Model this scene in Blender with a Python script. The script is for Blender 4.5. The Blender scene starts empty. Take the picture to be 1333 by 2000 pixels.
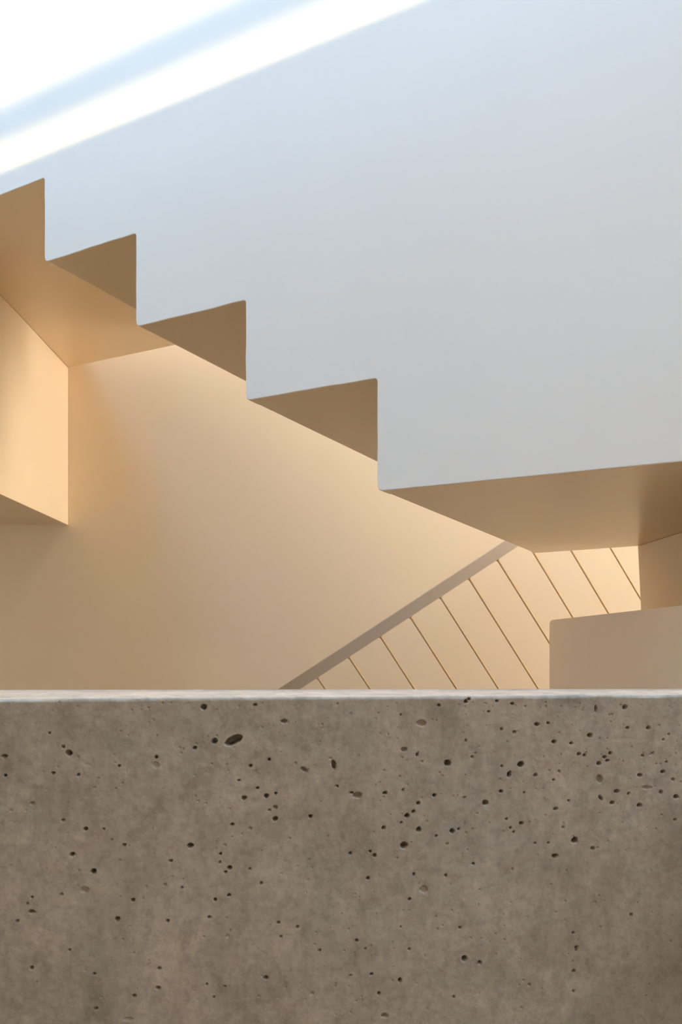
import bpy, bmesh, math, random
import numpy as np
from mathutils import Vector, Matrix

random.seed(7)
np.random.seed(7)
SC = bpy.context.scene
COL = SC.collection

# ------------------------------------------------------------------ camera
EYE = 1.15                       # camera height above the gallery floor
cd = bpy.data.cameras.new('camera')
cam = bpy.data.objects.new('camera', cd)
COL.objects.link(cam)
cam.location = (0, 0, EYE)
cam.rotation_euler = (math.pi / 2, 0, 0)
cd.sensor_fit = 'VERTICAL'
cd.sensor_height = 36.0
cd.sensor_width = 24.0
cd.lens = 36.0 * 1517.7 / 2000.0
cd.shift_y = 0.125
cd.clip_start = 0.02
SC.camera = cam

# ------------------------------------------------------------------ plan of the stair
ANG = math.radians(62.34)
N2 = Vector((math.cos(ANG), math.sin(ANG)))       # away from the camera, square to the stair wall
D2 = Vector((-math.sin(ANG), math.cos(ANG)))      # along the stair wall, uphill
C0 = 1.2                                          # distance camera to stair wall
S = [0.5595, 0.8297, 1.0980, 1.3593]              # risers along the wall
H = [0.2527, 0.4454, 0.6332, 0.8227, 1.0072]      # soffit heights over eye level
ROOF = 4.12
WTOP = 4.0                                        # top of the stair's side wall
SUN_TAN = 1.47


def W(s, dep, h):
    """stair coordinates (along wall, depth behind wall face, height over eye) to world"""
    p = N2 * (C0 + dep) + D2 * s
    return Vector((p.x, p.y, EYE + h))


# ------------------------------------------------------------------ light
world = bpy.data.worlds.new('sky')
SC.world = world
world.use_nodes = True
bg = world.node_tree.nodes['Background']
bg.inputs[0].default_value = (0.45, 0.71, 1.0, 1)
bg.inputs[1].default_value = 9.4

sd = bpy.data.lights.new('sun', 'SUN')
sd.energy = 5.2
sd.angle = math.radians(0.6)
sd.color = (1.0, 0.74, 0.30)
sun = bpy.data.objects.new('sun', sd)
COL.objects.link(sun)
sdir = Vector((N2.x, N2.y, -SUN_TAN)).normalized()
sun.rotation_euler = (-sdir).to_track_quat('Z', 'Y').to_euler()
sun.location = (0, -2, 8)

# daylight through the tall window in the right-hand wall of the stairwell
wl = bpy.data.lights.new('window_daylight', 'AREA')
wl.shape = 'RECTANGLE'
wl.size = 0.66
wl.size_y = 2.5
wl.energy = 138.0
wl.color = (1.0, 0.875, 0.70)
wlo = bpy.data.objects.new('window_daylight', wl)
COL.objects.link(wlo)
wlo.location = (4.17, 2.46, EYE + 0.30)
wlo.rotation_euler = (math.pi / 2, 0, math.pi / 2)

SC.view_settings.view_transform = 'Standard'
SC.view_settings.look = 'None'
SC.view_settings.gamma = 1.0
SC.view_settings.use_curve_mapping = False
SC.view_settings.exposure = 0.10
SC.cycles.max_bounces = 7
SC.cycles.diffuse_bounces = 6
SC.cycles.glossy_bounces = 3
SC.cycles.use_adaptive_sampling = True
SC.cycles.adaptive_threshold = 0.05
SC.cycles.adaptive_min_samples = 16
SC.cycles.use_denoising = True


# ------------------------------------------------------------------ materials
def mat(name, col, rough=0.6, spec=0.5, noise=0.0, nscale=4.0, bump=0.0, bscale=180.0):
    m = bpy.data.materials.new(name)
    m.use_nodes = True
    nt = m.node_tree
    b = nt.nodes['Principled BSDF']
    b.inputs['Roughness'].default_value = rough
    b.inputs['Specular IOR Level'].default_value = spec
    b.inputs['Base Color'].default_value = (*col, 1)
    tc = nt.nodes.new('ShaderNodeTexCoord')
    if noise:
        n = nt.nodes.new('ShaderNodeTexNoise')
        n.inputs['Scale'].default_value = nscale
        n.inputs['Detail'].default_value = 2
        r = nt.nodes.new('ShaderNodeValToRGB')
        r.color_ramp.elements[0].position = 0.3
        r.color_ramp.elements[1].position = 0.7
        r.color_ramp.elements[0].color = (*[c * (1 - noise) for c in col], 1)
        r.color_ramp.elements[1].color = (*[min(1, c * (1 + noise)) for c in col], 1)
        nt.links.new(tc.outputs['Object'], n.inputs['Vector'])
        nt.links.new(n.outputs['Fac'], r.inputs[0])
        nt.links.new(r.outputs[0], b.inputs['Base Color'])
    if bump:
        n2 = nt.nodes.new('ShaderNodeTexNoise')
        n2.inputs['Scale'].default_value = bscale
        n2.inputs['Detail'].default_value = 1
        bp = nt.nodes.new('ShaderNodeBump')
        bp.inputs['Strength'].default_value = bump
        bp.inputs['Distance'].default_value = 0.002
        nt.links.new(tc.outputs['Object'], n2.inputs['Vector'])
        nt.links.new(n2.outputs['Fac'], bp.inputs['Height'])
        nt.links.new(bp.outputs[0], b.inputs['Normal'])
    return m


WARM = (0.90, 0.762, 0.58)
M_WHITE = mat('white_plaster', (0.80, 0.80, 0.80), 0.7, 0.3, 0.012, 3.0, 0.06, 60)
M_WARM = mat('warm_plaster', WARM, 0.75, 0.25, 0.012, 2.0, 0.04, 80)
M_PALE = mat('pale_plaster', (0.95, 0.82, 0.69), 0.75, 0.25, 0.012, 2.0, 0.04, 80)
M_SOFFIT = mat('shaded_satin_soffit', (0.66, 0.52, 0.345), 0.27, 0.5, 0.015, 2.0, 0.0)  # wall paint made darker, the shade of the undersides put into the colour
M_SOFFIT2 = mat('lit_satin_soffit', (0.82, 0.66, 0.46), 0.30, 0.5, 0.015, 2.0, 0.0)  # lighter soffit copy, the stronger light on the upper landing painted in
M_ROOM = mat('room_plaster', (0.80, 0.77, 0.72), 0.8, 0.2, 0.02, 2.0, 0.05, 80)
M_RAIL = mat('rail_paint', (0.60, 0.51, 0.42), 0.5, 0.4, 0.02, 6.0)
M_ROD = mat('rod_paint', (0.58, 0.43, 0.26), 0.5, 0.4, 0.02, 6.0)
M_FLOOR = mat('oak_floor', (0.36, 0.24, 0.14), 0.5, 0.4, 0.15, 5.0)
M_DARK = mat('oak_floor_below', (0.54, 0.40, 0.26), 0.55, 0.4, 0.15, 5.0)
M_METAL = mat('bar_metal', (0.45, 0.46, 0.47), 0.4, 0.5, 0.02, 6.0)


def concrete(name, top=False):
    m = bpy.data.materials.new(name)
    m.use_nodes = True
    nt = m.node_tree
    L = nt.links.new
    b = nt.nodes['Principled BSDF']
    b.inputs['Roughness'].default_value = 0.5
    b.inputs['Specular IOR Level'].default_value = 0.4
    tc = nt.nodes.new('ShaderNodeTexCoord')

    def noise(scale, detail=6, rough=0.55, stretch=None, dist=0.0):
        n = nt.nodes.new('ShaderNodeTexNoise')
        n.inputs['Scale'].default_value = scale
        n.inputs['Detail'].default_value = detail
        n.inputs['Roughness'].default_value = rough
        n.inputs['Distortion'].default_value = dist
        if stretch:
            mp = nt.nodes.new('ShaderNodeMapping')
            mp.inputs['Scale'].default_value = stretch
            L(tc.outputs['Object'], mp.inputs[0])
            L(mp.outputs[0], n.inputs['Vector'])
        else:
            L(tc.outputs['Object'], n.inputs['Vector'])
        return n.outputs['Fac']

    def ramp(fac, stops):
        r = nt.nodes.new('ShaderNodeValToRGB')
        while len(r.color_ramp.elements) < len(stops):
            r.color_ramp.elements.new(0.5)
        for e, (p, c) in zip(r.color_ramp.elements, stops):
            e.position = p
            e.color = (*c, 1)
        L(fac, r.inputs[0])
        return r.outputs[0]

    def mix(a, bb, fac, mode='MIX'):
        x = nt.nodes.new('ShaderNodeMix')
        x.data_type = 'RGBA'
        x.blend_type = mode
        if isinstance(fac, float):
            x.inputs['Factor'].default_value = fac
        else:
            L(fac, x.inputs['Factor'])
        L(a, x.inputs['A'])
        L(bb, x.inputs['B'])
        return x.outputs['Result']

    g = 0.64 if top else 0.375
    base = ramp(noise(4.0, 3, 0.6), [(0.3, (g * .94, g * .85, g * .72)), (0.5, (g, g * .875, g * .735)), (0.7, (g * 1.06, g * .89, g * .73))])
    cloud = ramp(noise(9.0, 6, 0.70, None, 0.8), [(0.26, (.66, .67, .67)), (0.44, (.94, .94, .94)), (0.56, (1.02, 1.02, 1.02)), (0.74, (1.25, 1.21, 1.16))])
    smudge = ramp(noise(30.0, 4, 0.65, (1.0, 1.0, 0.7), 0.5), [(0.30, (.76, .75, .74)), (0.45, (.97, .97, .97)), (0.62, (1.03, 1.03, 1.03)), (0.75, (1.16, 1.14, 1.10))])
    fine = ramp(noise(90.0, 3, 0.75), [(0.25, (.76, .76, .76)), (0.5, (1, 1, 1)), (0.78, (1.20, 1.20, 1.20))])
    brush = ramp(noise(34.0, 3, 0.65, (1.0, 1.0, 0.25)), [(0.3, (.84, .84, .84)), (0.65, (1.05, 1.05, 1.05))])
    speck = ramp(noise(420.0, 1, 0.5), [(0.20, (.60, .57, .55)), (0.31, (1, 1, 1)), (1.0, (1, 1, 1))])
    c = mix(base, cloud, 1.0, 'MULTIPLY')
    c = mix(c, smudge, 0.8, 'MULTIPLY')
    c = mix(c, fine, 1.0, 'MULTIPLY')
    c = mix(c, brush, 0.7, 'MULTIPLY')
    c = mix(c, speck, 0.7, 'MULTIPLY')
    # brown staining mixed with painted-in shade, low on the right-hand end of the wall
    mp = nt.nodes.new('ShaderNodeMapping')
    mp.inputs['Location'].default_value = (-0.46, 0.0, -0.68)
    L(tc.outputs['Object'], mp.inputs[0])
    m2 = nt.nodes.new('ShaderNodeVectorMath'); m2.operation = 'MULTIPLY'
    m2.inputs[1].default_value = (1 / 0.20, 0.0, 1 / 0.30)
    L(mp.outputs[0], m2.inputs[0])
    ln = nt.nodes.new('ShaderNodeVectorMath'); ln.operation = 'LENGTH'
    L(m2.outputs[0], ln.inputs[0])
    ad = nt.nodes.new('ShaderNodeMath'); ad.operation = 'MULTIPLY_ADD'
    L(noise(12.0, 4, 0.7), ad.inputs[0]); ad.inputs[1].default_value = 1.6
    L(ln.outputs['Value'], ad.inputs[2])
    stain_shade = ramp(ad.outputs[0], [(0.62, (.52, .43, .36)), (1.0, (.74, .66, .58))])
    rr = stain_shade.node
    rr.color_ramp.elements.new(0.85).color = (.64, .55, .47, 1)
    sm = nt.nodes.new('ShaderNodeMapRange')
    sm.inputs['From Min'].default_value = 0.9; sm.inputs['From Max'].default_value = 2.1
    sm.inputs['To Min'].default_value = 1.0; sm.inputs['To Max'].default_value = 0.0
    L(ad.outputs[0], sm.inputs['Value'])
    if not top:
        c2 = mix(c, stain_shade, 1.0, 'MULTIPLY')
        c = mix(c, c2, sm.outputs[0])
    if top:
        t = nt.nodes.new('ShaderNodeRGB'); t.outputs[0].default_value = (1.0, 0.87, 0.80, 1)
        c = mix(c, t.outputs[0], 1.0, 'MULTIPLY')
    L(c, b.inputs['Base Color'])
    bp = nt.nodes.new('ShaderNodeBump')
    bp.inputs['Strength'].default_value = 0.25
    bp.inputs['Distance'].default_value = 0.002
    L(noise(160.0, 3, 0.65), bp.inputs['Height'])
    L(bp.outputs[0], b.inputs['Normal'])
    return m


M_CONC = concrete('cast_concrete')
M_CTOP = concrete('toplit_concrete', True)  # paler copy of the concrete, light from above painted into its colour


# ------------------------------------------------------------------ mesh helpers
def link(name, me, m, parent=None):
    o = bpy.data.objects.new(name, me)
    COL.objects.link(o)
    if m is not None and not me.materials:
        me.materials.append(m)
    o.parent = parent
    return o


def tag(o, label=None, cat=None, group=None, kind=None):
    if label: o['label'] = label
    if cat: o['category'] = cat
    if group: o['group'] = group
    if kind: o['kind'] = kind
    return o


def prism(name, base, vec, m, parent=None, bevel=0.0, origin=None, segs=2):
    """extrude the closed outline base (list of Vector) by vec"""
    bm = bmesh.new()
    o0 = origin if origin is not None else Vector((0, 0, 0))
    vs = [bm.verts.new(p - o0) for p in base]
    f = bm.faces.new(vs)
    r = bmesh.ops.extrude_face_region(bm, geom=[f])
    nv = [g for g in r['geom'] if isinstance(g, bmesh.types.BMVert)]
    bmesh.ops.translate(bm, verts=nv, vec=vec)
    bmesh.ops.recalc_face_normals(bm, faces=bm.faces[:])
    if bevel:
        es = [e for e in bm.edges if len(e.link_faces) == 2 and e.calc_face_angle(0) > 0.6]
        bmesh.ops.bevel(bm, geom=es, offset=bevel, segments=segs, affect='EDGES', profile=0.5)
    me = bpy.data.meshes.new(name)
    bm.to_mesh(me)
    bm.free()
    o = link(name, me, m, parent)
    o.location = o0
    return o


def plan(name, pts, z0, z1, m, parent=None, bevel=0.0):
    """vertical-sided solid over a plan outline; z over world"""
    return prism(name, [Vector((x, y, z0)) for x, y in pts], Vector((0, 0, z1 - z0)), m, parent, bevel)


def box(name, x0, x1, y0, y1, z0, z1, m, parent=None, bevel=0.0):
    return plan(name, [(x0, y0), (x1, y0), (x1, y1), (x0, y1)], z0, z1, m, parent, bevel)


def rounded(pts, radii, n=5):
    """round the corners of a 2-D outline"""
    out = []
    k = len(pts)
    for i in range(k):
        p = Vector(pts[i]); a = Vector(pts[i - 1]); b = Vector(pts[(i + 1) % k])
        r = radii[i]
        if r <= 0:
            out.append(p); continue
        u = (a - p).normalized(); v = (b - p).normalized()
        half = u.angle(v) / 2
        t = r / math.tan(half)
        p0, p1 = p + u * t, p + v * t
        for j in range(n + 1):
            q = j / n
            out.append((1 - q) ** 2 * p0 + 2 * q * (1 - q) * p + q * q * p1)
    return out


def empty(name, loc):
    o = bpy.data.objects.new(name, None)
    COL.objects.link(o)
    o.location = loc
    o.empty_display_size = 0.1
    return o


# ------------------------------------------------------------------ room shell
XL, XR, YB, YF = -2.3, 4.2, -2.6, 2.875
ZLOW, ZTOP = -1.9, EYE + ROOF
TH = 0.12
tag(box('wall_back', XL, XR, YF, YF + TH, ZLOW, ZTOP, M_WARM),
    'warm beige plaster wall behind the stair, with the rod railing in front', 'wall', kind='structure')
tag(box('wall_left', XL - TH, XL, YB, YF + TH, ZLOW, ZTOP, M_ROOM),
    'plain plaster wall closing the stairwell on the left', 'wall', kind='structure')
tag(box('wall_right', XR, XR + TH, YB, YF + TH, ZLOW, ZTOP, M_ROOM),
    'plain plaster wall closing the stairwell on the right', 'wall', kind='structure')
wf = tag(empty('window_1', (XR, 2.46, EYE - 0.95)), 'tall window in the right-hand wall of the stairwell', 'window', kind='structure')
def frame(name, y0, y1, z0, z1):
    o = box(name, XR - 0.05, XR - 0.001, y0, y1, z0, z1, M_METAL, wf, 0.002)
    o.location = -Vector(wf.location)
for y0 in (2.09, 2.79):
    frame('window_frame', y0, y0 + 0.04, EYE - 0.95, EYE + 1.55)
for z0 in (EYE - 0.99, EYE + 1.55):
    frame('window_frame', 2.09, 2.83, z0, z0 + 0.04)
tag(box('wall_front', XL, XR, YB - TH, YB, ZLOW, ZTOP, M_ROOM),
    'plain plaster wall at the back of the gallery', 'wall', kind='structure')
tag(box('floor_2', XL, XR, YB, YF, ZLOW - TH, ZLOW, M_DARK),
    'wooden floor at the bottom of the stairwell', 'floor', kind='structure')
tag(plan('floor', [(XL, YB), (XR, YB), (XR, 1.16), (XL, 0.86)], -0.2, 0.0, M_FLOOR),
    'wooden gallery floor in front of the concrete parapet', 'floor', kind='structure')


def wall_xy(p, x):
    """y on the line parallel to the stair wall at distance p from the camera"""
    return (p - N2.x * x) / N2.y


PS = 0.45
tag(plan('ceiling', [(XL, YB), (XR, YB), (XR, wall_xy(PS, XR)), (XL, wall_xy(PS, XL))],
         EYE + 1.95, EYE + 2.162, M_ROOM),
    'plaster ceiling slab over the gallery', 'ceiling', kind='structure')
# roof slab with the rooflight opening (from 3.1 m in front of the stair wall to the back wall)
PR = C0 - 3.1
PW = 0.45


def cross_x(p, y):
    return (p - N2.y * y) / N2.x


tag(plan('ceiling_2', [(XL, YB), (XR, YB), (XR, max(YB + .01, wall_xy(PR, XR))), (XL, wall_xy(PR, XL))],
         EYE + ROOF + 0.02, EYE + ROOF + 0.2, M_ROOM),
    'roof slab beside the rooflight', 'ceiling', kind='structure')

tag(plan('ceiling_3', [(XL, YF), (XL, YF - .001), (cross_x(C0 + PW, YF - .001), YF - .001), (XR, wall_xy(C0 + PW, XR)), (XR, YF)],
         EYE + ROOF + 0.02, EYE + ROOF + 0.2, M_ROOM),
    'roof slab over the stairwell behind the rooflight', 'ceiling', kind='structure')
rl = empty('rooflight', (0, 0, EYE + ROOF + 0.086))
tag(rl, 'long rooflight with parallel glazing bars above the stairwell', 'rooflight')
for D in (1.0, 2.068, -0.9):
    p = C0 - D
    h = 0.031
    a = Vector((XL, wall_xy(p, XL), -h)); b = Vector((XR, wall_xy(p, XR), -h))
    if a.y > YF:
        a = Vector(((p - N2.y * YF) / N2.x, YF, -h))
    if b.y < YB:
        b = Vector(((p - N2.y * YB) / N2.x, YB, -h))
    nn = Vector((N2.x, N2.y, 0)) * 0.012
    prism('glazing_bar', [a - nn, b - nn, b + nn, a + nn], Vector((0, 0, 2 * h)), M_METAL, rl)

# ------------------------------------------------------------------ staircase
st = empty('staircase', W(0.6, 0.4, H[0]))
tag(st, 'white plastered staircase with saw-tooth underside climbing to the left', 'staircase')
ST0 = Vector(st.location)


def child(o):
    o.location = Vector(o.location) - ST0
    return o


WT = 0.035                                            # side wall thickness
zig = [(-4.07, H[0])]
for i in range(4):
    zig += [(S[i], H[i]), (S[i], H[i + 1])]
zig += [(3.19, H[4]), (3.19, WTOP), (-4.07, WTOP)]
rad = [0] + [0.013, 0.006] * 4 + [0, 0, 0]
out = rounded(zig, rad, 5)
# slightly uneven plaster arrises
fine = []
for i in range(len(out)):
    a, b = out[i], out[(i + 1) % len(out)]
    fine.append(a)
    if max(a.y, b.y) < 1.3 and 0.0 < (a - b).length and min(a.x, b.x) > -0.6 and max(a.x, b.x) < 2.95:
        k = int((b - a).length / 0.03)
        nrm = Vector((-(b - a).y, (b - a).x)).normalized() if k else None
        for j in range(1, k):
            fine.append(a.lerp(b, j / k) + nrm * random.gauss(0, 0.0005))
base = [W(p.x, 0.0, p.y) for p in fine]
bm = bmesh.new()
off = Vector((N2.x, N2.y, 0))
cham = 0.004
front = [bm.verts.new(p - ST0) for p in base]
back = [bm.verts.new(p + off * WT - ST0) for p in base]
bm.faces.new(front)
bm.faces.new(back[::-1])
for i in range(len(base)):
    j = (i + 1) % len(base)
    bm.faces.new([front[j], front[i], back[i], back[j]])
bmesh.ops.recalc_face_normals(bm, faces=bm.faces[:])
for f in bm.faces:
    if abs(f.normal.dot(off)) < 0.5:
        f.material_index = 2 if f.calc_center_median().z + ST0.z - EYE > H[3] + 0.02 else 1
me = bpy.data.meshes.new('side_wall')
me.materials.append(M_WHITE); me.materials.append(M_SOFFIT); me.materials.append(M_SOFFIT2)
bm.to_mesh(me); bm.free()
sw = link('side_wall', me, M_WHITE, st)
tag(sw, 'tall white side wall with stepped lower edge')
bv = sw.modifiers.new('arris', 'BEVEL')
bv.width = 0.0018
bv.segments = 2
bv.limit_method = 'ANGLE'
bv.angle_limit = math.radians(60)

T = 0.06
D0 = WT - 0.003
WID = 0.885


def lstep(i, name):
    pr = [(S[i - 1] - T, H[i]), (S[i], H[i]), (S[i], H[i + 1]), (S[i] - T, H[i + 1]), (S[i] - T, H[i] + T), (S[i - 1] - T, H[i] + T)]
    pr = rounded(pr, [0, 0.013, 0, 0, 0, 0], 5)
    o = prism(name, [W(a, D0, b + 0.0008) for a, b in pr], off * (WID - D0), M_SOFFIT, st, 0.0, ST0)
    o.location = (0, 0, 0)
    return o


for i in (1, 2, 3):
    lstep(i, 'step')


def pl(s, dep):
    p = N2 * (C0 + dep) + D2 * s
    return (p.x, p.y)


def stplan(name, pts, h0, h1, m, bev=0.0):
    o = prism(name, [Vector((x, y, EYE + h0)) for x, y in pts], Vector((0, 0, h1 - h0)), m, st, bev, ST0)
    o.location = (0, 0, 0)
    return o


# lower landing, its far edge runs to the pier on the right
BX, BY = 0.801, 2.095
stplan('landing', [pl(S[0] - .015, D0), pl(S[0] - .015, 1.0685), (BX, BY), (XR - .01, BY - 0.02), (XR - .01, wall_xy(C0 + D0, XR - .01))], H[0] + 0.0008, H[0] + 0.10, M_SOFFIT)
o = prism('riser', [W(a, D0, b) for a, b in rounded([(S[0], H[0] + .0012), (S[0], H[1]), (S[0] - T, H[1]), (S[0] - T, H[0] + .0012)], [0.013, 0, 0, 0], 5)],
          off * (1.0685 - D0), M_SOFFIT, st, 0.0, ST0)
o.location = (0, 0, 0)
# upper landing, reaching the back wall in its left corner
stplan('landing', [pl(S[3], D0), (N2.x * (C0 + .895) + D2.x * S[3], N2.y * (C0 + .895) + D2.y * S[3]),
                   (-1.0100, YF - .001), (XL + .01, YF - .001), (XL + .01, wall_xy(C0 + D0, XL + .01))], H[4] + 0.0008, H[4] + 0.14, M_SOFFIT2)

# ------------------------------------------------------------------ bulkhead under the upper landing
bk = plan('bulkhead', [(-0.985, 1.95), (-1.0095, YF - 0.001), (XL + .01, YF - 0.001), (XL + .01, 2.63)],
          EYE + 0.425, EYE + H[4] - 0.0002, M_WARM, None, 0.002)
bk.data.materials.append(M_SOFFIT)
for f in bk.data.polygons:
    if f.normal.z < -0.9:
        f.material_index = 1  # underside gets the darker colour that carries its shade
tag(bk, 'beige boxed bulkhead hanging below the upper landing at the left edge', 'bulkhead')

# ------------------------------------------------------------------ pier under the lower landing
pier = prism('pier', [Vector((BX, BY, EYE + H[0])), Vector((BX, 1.15, EYE + H[0])), Vector((BX, 1.15, ZLOW)), Vector((BX, BY - .022, ZLOW)), Vector((BX, BY - .022, EYE + H[0] - .17))],
             Vector((0.3, 0, 0)), M_WARM, None, 0.0)
tag(pier, 'beige wall pier carrying the lower landing at the right edge', 'pier')

# ------------------------------------------------------------------ low wall with the rounded corner
E0 = Vector((0.560, 2.086)); dirc = Vector((-0.041, -1.0)).normalized()
LEN = 1.02
zt = EYE + 0.053
prof = [Vector((p.x * 3.2, p.y)) for p in rounded([(0, ZLOW), (0, zt), (LEN / 3.2, zt), (LEN / 3.2, ZLOW)], [0, 0.014, 0, 0], 8)]
lw = prism('low_wall', [Vector((E0.x + dirc.x * p.x, E0.y + dirc.y * p.x, p.y)) for p in prof], Vector((0.09, 0, 0)), M_PALE, None, 0.0)
tag(lw, 'low beige plastered wall with rounded top corner below the landing', 'low wall')

# ------------------------------------------------------------------ rod railing of the lower flight
RY = 2.60
K = RY / 1517.7


def rp(px, py, dy=0.0):
    return Vector(((px - 666.5) * K, RY + dy, EYE + (1250.0 - py) * K))


rg = empty('stair_railing', rp(620, 1560))
tag(rg, 'sloping flat handrail with thin slanting rods in front of the beige wall', 'railing')
RG0 = Vector(rg.location)
up = Vector((0.8362, 0, 0.5484))                       # direction of the handrail
dn = Vector((0.5484, 0, -0.8362))                      # square to it, downhill


def rgchild(o):
    o.location = (0, 0, 0)
    return o


A = rp(746.0, 1242.0)                                   # a point on the lower edge of the rail
WR = 24.0 * K
rgchild(prism('handrail', [A - up * 0.78, A + up * 1.1, A + up * 1.1 - dn * WR, A - up * 0.78 - dn * WR], Vector((0, 0.016, 0)), M_RAIL, rg, 0.003, RG0, 3))
RODL = 0.86
rgchild(prism('bottom_rail', [A - up * 0.78 + dn * RODL, A + up * 1.25 + dn * RODL, A + up * 1.25 + dn * (RODL + .05), A - up * 0.78 + dn * (RODL + .05)],
              Vector((0, 0.016, 0)), M_RAIL, rg, 0.003, RG0))


def rod(p0, p1, r):
    bm = bmesh.new()
    d = (p1 - p0); Ln = d.length; d.normalize()
    x = d.orthogonal().normalized(); y = d.cross(x)
    prof = [(0, r * 2.4), (r * .6, r * 1.6), (r * 1.6, r * 1.12), (r * 3, r), (Ln, r)]
    rings = []
    for t, rr in prof:
        rings.append([bm.verts.new(p0 + d * t + (x * math.cos(a) + y * math.sin(a)) * rr - RG0) for a in [k * math.pi / 4 for k in range(8)]])
    for a, b in zip(rings, rings[1:]):
        for k in range(8):
            bm.faces.new([a[k], a[(k + 1) % 8], b[(k + 1) % 8], b[k]])
    bm.faces.new(rings[0][::-1]); bm.faces.new(rings[-1])
    bmesh.ops.recalc_face_normals(bm, faces=bm.faces[:])
    me = bpy.data.meshes.new('rod')
    bm.to_mesh(me); bm.free()
    for p in me.polygons: p.use_smooth = True
    return link('rod', me, M_ROD, rg)


# where each rod leaves the rail and a second point lower down it
rods = [((620.6, 1323), 1.50), ((682.7, 1284), 1.51), ((744, 1243), 1.545), ((803, 1205), 1.556), ((861, 1165), 1.575),
        ((917.6, 1129), 1.594), ((973.3, 1092), 1.60), ((1045.5, 1081), 1.645), ((1119.5, 1077), 1.68), ((1195.5, 1070), 1.69), ((557, 1364), 1.50)]
for (px, py), sl in rods:
    q = rp(px, py, 0.008)
    dd = Vector((1, 0, -sl)).normalized()
    # slide back up to the rail's lower edge, then down to the bottom rail
    def sd_(v): return (v - A).dot(dn)
    p0 = q - dd * (sd_(q) / dd.dot(dn))
    p1 = q + dd * ((RODL - sd_(q)) / dd.dot(dn))
    rod(p0, p1, 0.0036)

# ------------------------------------------------------------------ cast concrete parapet
#  outline of the top in plan: front arris and rear arris
FL = Vector((-0.3785, 0.862)); FR = Vector((0.4070, 0.927))
RL = Vector((-0.4444, 1.012)); RR = Vector((0.4550, 1.036))
PZ = EYE - 0.065
fd = (FR - FL).normalized()
fn = Vector((fd.y, -fd.x))                             # towards the camera
F0 = (FL + FR) / 2

pits5 = """795 162 9 9 0 1;997 153 6 5 0 1;1109 217 11 6 0 .7;912 292 31 14 -24 1;838 295 9 9 0 1;760 321 6 6 0 1;610 358 5 5 0 1;607 388 13 11 20 .25;193 263 4 4 0 1;247 316 5 5 0 1;270 341 10 10 0 1;17 354 10 5 0 1;21 429 5 5 0 1;208 420 5 5 0 1;306 427 5 5 0 1;465 392 4 4 0 1;979 391 6 6 0 1;1051 367 5 5 0 1;1188 406 13 6 35 .8;1304 388 7 16 -15 1;1318 471 4 4 0 1;933 448 4 4 0 1;1005 478 5 5 0 1;953 517 8 7 0 1;1040 509 7 7 0 1;1077 499 4 4 0 1;1076 553 6 6 0 .6;1052 564 4 4 0 1;1076 599 8 8 0 1;1212 589 6 6 0 1;907 621 6 5 0 1;978 637 6 6 0 .4;126 540 9 7 0 .3;247 604 6 5 0 .7;335 638 6 6 0 1;406 638 4 4 0 1;486 700 5 5 0 1;282 737 8 7 -30 1;365 805 10 9 40 1;743 703 10 8 0 1;667 762 6 5 0 .8;861 735 4 4 0 1;878 701 5 4 0 .4;859 768 4 4 0 1;897 790 7 7 0 1;881 806 4 4 0 1;975 793 4 4 0 1;1021 849 4 4 0 1;332 876 14 11 10 .3;711 867 4 4 0 1;645 855 5 4 0 .4;894 897 6 6 0 1;840 913 5 5 0 1;520 915 6 6 0 1;126 904 4 4 0 1;240 893 4 4 0 1;106 930 5 5 0 .7;124 961 10 7 0 .8;68 997 5 5 0 1;459 989 8 8 0 1;656 997 5 5 0 1;817 982 5 5 0 1;1087 1003 5 5 0 1;1162 1020 5 5 0 1;1098 1057 4 4 0 1;795 1058 5 4 0 .4;888 1057 7 6 0 .25;1248 1111 5 5 0 1;124 1179 6 6 0 1;272 1110 4 4 0 1;369 1203 4 4 0 1;623 1183 6 6 0 1;617 1259 8 7 0 .8;523 1290 7 6 0 1;375 1338 5 5 0 1;807 1243 4 4 0 1;836 1295 4 4 0 1;1038 1218 6 6 0 1;1218 1280 6 6 0 .4;878 1252 4 4 0 .6;500 1381 17 5 0 .4;812 412 20 12 20 .07;340 386 14 5 10 .15;1110 790 26 34 0 .04"""
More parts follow.
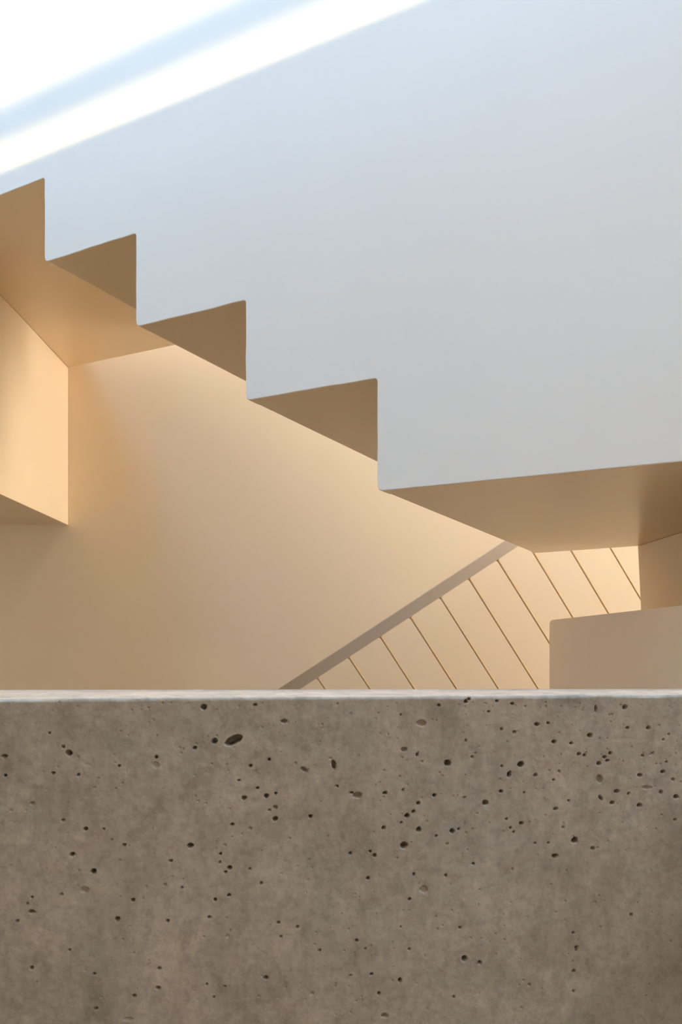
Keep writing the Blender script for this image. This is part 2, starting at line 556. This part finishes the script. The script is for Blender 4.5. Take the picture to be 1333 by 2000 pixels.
pits6 = """381 155 5 5 0 1;487 140 6 6 0 1;500 131 6 4 0 1;576 180 4 4 0 1;609 139 5 4 0 1;669 149 6 4 0 1;315 225 16 11 5 .45;232 192 3 3 0 1;246 329 11 8 0 .6;297 349 5 5 0 1;315 375 4 4 0 .4;487 294 4 4 0 1;627 248 4 4 0 1;677 261 6 5 0 .7;766 230 9 6 0 1;809 224 4 4 0 1;512 357 5 5 0 .8;415 381 11 10 40 1;628 394 4 4 0 1;703 387 10 9 0 1;658 425 7 11 15 1;760 428 6 6 0 1;832 298 8 7 0 1;900 304 5 5 0 1;930 346 6 6 0 1;951 350 5 5 0 1;973 273 9 7 0 1;995 170 4 12 0 1;1109 163 8 8 0 .9;1120 243 6 5 0 1;1200 243 6 6 0 1;1258 290 4 4 0 1;1281 268 4 4 0 1;1052 343 5 5 0 1;1030 358 6 5 0 1;1041 372 7 5 0 1;1008 383 7 7 0 1;1178 352 5 4 0 1;1218 342 4 4 0 1;1272 377 4 4 0 1;1258 415 7 6 0 1;1297 445 6 4 30 1;1167 428 8 6 0 1;1010 443 11 13 0 .45;1077 492 9 6 0 1;1124 501 5 5 0 1;1014 517 5 11 -35 1;1060 537 8 6 0 .8;1195 477 20 6 0 .35;1250 495 6 6 0 1;1309 513 8 7 30 1;1167 546 9 7 0 .9;853 415 5 5 0 .5;830 447 4 4 0 1;1305 603 5 5 0 1;40 497 5 4 0 1;64 507 14 10 0 .5;171 498 7 6 0 1;241 486 4 4 0 1;364 507 6 6 0 1;624 492 6 5 0 1;715 495 3 3 0 1;564 537 10 9 0 .8;480 516 6 4 0 .6;302 539 6 6 0 1;283 570 6 5 0 1;257 587 8 7 0 1;234 614 4 4 0 1;165 634 6 6 0 1;303 641 9 9 0 1;434 647 8 8 0 1;459 638 4 4 0 1;246 703 12 11 0 .8;372 666 4 4 0 1;35 734 5 5 0 1;112 725 4 4 0 1;130 742 6 6 0 1;703 616 7 6 0 1;646 600 4 4 0 1;662 635 4 4 0 1;674 650 4 4 0 1;839 560 8 6 0 .7;889 528 4 4 0 1;867 632 4 4 0 1;912 682 10 10 30 1;983 714 6 6 0 1;835 744 11 7 0 .9;757 694 4 4 0 1;808 693 4 4 0 1;415 697 5 4 0 .5;516 775 5 5 0 1;668 796 4 4 0 .5;105 831 5 7 0 1;284 816 4 6 0 1;408 820 5 5 0 1;322 875 13 13 0 .35;267 913 5 5 0 1;232 1021 4 4 0 1;464 1025 5 5 0 1;60 1074 5 5 0 1;94 1105 4 4 0 1;265 1108 5 5 0 1;907 1045 4 4 0 1;482 1145 9 10 0 1;542 1162 7 6 0 1;920 1102 6 6 0 .8;918 1114 4 4 0 1;909 1195 5 5 0 1;907 1273 5 5 0 1;118 1206 5 5 0 1;36 1211 4 4 0 1;229 1230 6 8 0 1;147 1282 6 6 0 1;170 1369 13 8 0 .6;735 1247 5 5 0 .5;440 1295 5 5 0 .7;1133 973 5 5 0 .8;1105 288 40 8 -3 .08;915 802 40 16 10 .05;1240 832 60 4 2 .08"""
pits = []
for src, ox, sc in ((pits5, 0.0, 1.9985), (pits6, 667.0, 2.0015)):
    for t in src.split(';'):
        a = [float(v) for v in t.split()]
        pits.append((ox + a[0] / sc, 1300 + a[1] / sc, a[2] / sc, a[3] / sc, math.radians(a[4]), a[5]))


def onfront(px, py):
    u = (px - 666.5) / 1517.7; v = (1250.0 - py) / 1517.7
    t = FL.dot(fn) / Vector((u, 1.0)).dot(fn)
    p = Vector((u * t, t))
    return (p - F0).dot(fd), v * t + 0.065, t / 1517.7   # along, below-top (negative), metres per pixel


PXW = (-1.9, 1.9)
step = 0.00095
xs = np.concatenate([np.linspace(PXW[0], -0.47, 12)[:-1], np.arange(-0.47, 0.47, step), np.linspace(0.47, PXW[1], 12)])
ROUND = 0.004
zs = np.concatenate([np.linspace(-PZ - 0.0, -0.44, 14)[:-1], np.arange(-0.44, -ROUND, step), [-ROUND]])
X, Z = np.meshgrid(xs, zs)
dep = np.zeros_like(X)


def vnoise(X, Z, cell, seed):
    rs = np.random.RandomState(seed)
    g = rs.rand(256, 256)
    a = X / cell + 1000; b = Z / cell + 1000
    i = np.floor(a).astype(int); j = np.floor(b).astype(int)
    fa = a - i; fb = b - j
    fa = fa * fa * (3 - 2 * fa); fb = fb * fb * (3 - 2 * fb)
    def gg(i, j): return g[i % 256, j % 256]
    return (gg(i, j) * (1 - fa) + gg(i + 1, j) * fa) * (1 - fb) + (gg(i, j + 1) * (1 - fa) + gg(i + 1, j + 1) * fa) * fb - 0.5


dep += vnoise(X, Z, 0.06, 1) * 0.0012 + vnoise(X, Z, 0.018, 2) * 0.0005 + vnoise(X, Z, 0.005, 3) * 0.00022
pit = np.zeros_like(X)
wob = vnoise(X, Z, 0.0035, 5) * 0.5
for k, (px, py, rx, ry, rot, dp) in enumerate(pits):
    cx_, cz_, mpp = onfront(px, py)
    a_, b_ = max(rx, 1.5) * mpp * 1.12, max(ry, 1.5) * mpp * 1.12
    R_ = max(a_, b_) * 1.6
    i0, i1 = np.searchsorted(xs, [cx_ - R_, cx_ + R_]); j0, j1 = np.searchsorted(zs, [cz_ - R_, cz_ + R_])
    if i1 <= i0 or j1 <= j0: continue
    dx = X[j0:j1, i0:i1] - cx_; dz = Z[j0:j1, i0:i1] - cz_
    c_, s_ = math.cos(-rot), math.sin(-rot)
    q = np.sqrt(((dx * c_ + dz * s_) / a_) ** 2 + ((-dx * s_ + dz * c_) / b_) ** 2) + wob[j0:j1, i0:i1] * 0.45
    depth = (min(a_, b_) * 4.0 + 0.003) * dp ** 1.6
    e = np.clip((1.10 - q) / 0.30, 0, 1)
    dep[j0:j1, i0:i1] += np.maximum(depth * (e * e * (3 - 2 * e)) - pit[j0:j1, i0:i1], 0)
    pit[j0:j1, i0:i1] = np.maximum(pit[j0:j1, i0:i1], depth * (e * e * (3 - 2 * e)))
# tiny pinholes, denser to the upper right
rs = np.random.RandomState(11)
for k in range(420):
    px = 1333 * rs.rand() ** 0.75; py = 1372 + 620 * rs.rand() ** 1.5
    cx_, cz_, mpp = onfront(px, py)
    r_ = mpp * (0.9 + 1.0 * rs.rand())
    i0, i1 = np.searchsorted(xs, [cx_ - r_ * 1.4, cx_ + r_ * 1.4]); j0, j1 = np.searchsorted(zs, [cz_ - r_ * 1.4, cz_ + r_ * 1.4])
    if i1 <= i0 or j1 <= j0: continue
    q = np.hypot(X[j0:j1, i0:i1] - cx_, Z[j0:j1, i0:i1] - cz_) / r_
    dep[j0:j1, i0:i1] += 0.0022 * np.clip(1.3 - q, 0, 1)
nr, nc = X.shape
PXv = F0.x + fd.x * X - fn.x * dep
PYv = F0.y + fd.y * X - fn.y * dep
rows_x = [PXv]; rows_y = [PYv]; rows_z = [PZ + Z]
# rounded front arris, a little chipped, then the top and the rear face
xrow = xs[None, :]
chip = np.clip(vnoise(xrow, xrow * 0 + .3, 0.045, 8) * 2 - 0.35, 0, 1) * 0.006 + vnoise(xrow, xrow * 0 + .1, 0.012, 9) * 0.0014
for t in (0.35, 0.7, 1.0):
    ang = t * math.pi / 2
    inn = ROUND * (1 - math.cos(ang)) + np.maximum(chip, -0.0005) * t
    z_ = -ROUND + ROUND * math.sin(ang) - np.maximum(chip, 0) * 0.25
    rows_x.append(F0.x + fd.x * xrow - fn.x * inn); rows_y.append(F0.y + fd.y * xrow - fn.y * inn); rows_z.append(PZ + z_ + 0 * xrow)
rdv = (RR - RL) / ((RR - RL).x)
def rear(xr):
    wx = F0.x + fd.x * xr
    tX = (wx - RL.x)
    return RL.x + tX * 1.0, RL.y + rdv.y * tX
rx_, ry_ = rear(xrow)
for t in (0.5, 1.0):
    rows_x.append(rows_x[-1] * (1 - t) + rx_ * t if t == 1.0 else (rows_x[-1] + rx_) / 2)
    rows_y.append(ry_ if t == 1.0 else (rows_y[-1] + ry_) / 2)
    rows_z.append(PZ + vnoise(xrow, xrow * 0 + t, 0.03, 12) * 0.0006 * (t < 1))
rows_x.append(rx_); rows_y.append(ry_); rows_z.append(0 * xrow - 0.0)
VX = np.concatenate(rows_x); VY = np.concatenate(rows_y); VZ = np.concatenate([r + 0 * xrow if r.shape[0] == 1 else r for r in rows_z])
# the bottom row stands on the gallery floor
VZ[0, :] = 0.0; VX[0, :] = VX[1, :]; VY[0, :] = VY[1, :]
nr = VX.shape[0]
co = np.stack([VX, VY, VZ], -1).reshape(-1, 3)
idx = np.arange(nr * nc).reshape(nr, nc)
q = np.stack([idx[:-1, :-1], idx[:-1, 1:], idx[1:, 1:], idx[1:, :-1]], -1).reshape(-1, 4)
me = bpy.data.meshes.new('concrete_parapet')
me.vertices.add(len(co)); me.vertices.foreach_set('co', co.astype(np.float32).ravel())
me.loops.add(q.size); me.loops.foreach_set('vertex_index', q.astype(np.int32).ravel())
me.polygons.add(len(q)); me.polygons.foreach_set('loop_start', np.arange(0, q.size, 4, dtype=np.int32))
me.polygons.foreach_set('loop_total', np.full(len(q), 4, dtype=np.int32))
me.update(calc_edges=True); me.validate()
me.polygons.foreach_set('use_smooth', np.ones(len(me.polygons), dtype=bool))
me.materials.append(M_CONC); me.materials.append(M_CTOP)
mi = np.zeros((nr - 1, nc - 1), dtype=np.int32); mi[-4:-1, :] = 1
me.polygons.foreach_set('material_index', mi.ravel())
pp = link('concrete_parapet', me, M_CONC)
tag(pp, 'grey-brown cast concrete parapet wall pitted with small holes in the foreground', 'parapet')

# ------------------------------------------------------------------ unseen fill lamp, added behind the camera to brighten the view
lp = empty('fill_lamp', (0.15, -1.1, EYE + 1.95))
tag(lp, 'round warm fill lamp, added unseen under the gallery slab', 'lamp')
def disc(name, r, z0, z1, m):
    bm = bmesh.new()
    bmesh.ops.create_cone(bm, cap_ends=True, segments=48, radius1=r * .92, radius2=r, depth=z1 - z0, matrix=Matrix.Translation((0, 0, (z0 + z1) / 2)))
    me = bpy.data.meshes.new(name); bm.to_mesh(me); bm.free()
    return link(name, me, m, lp)
disc('housing', 0.25, -0.05, 0.0, M_METAL)
ml = bpy.data.materials.new('fill_lamp_diffuser'); ml.use_nodes = True
pb = ml.node_tree.nodes['Principled BSDF']
pb.inputs['Emission Color'].default_value = (1.0, 0.80, 0.58, 1); pb.inputs['Emission Strength'].default_value = 30.0
disc('diffuser', 0.23, -0.075, -0.05, ml)
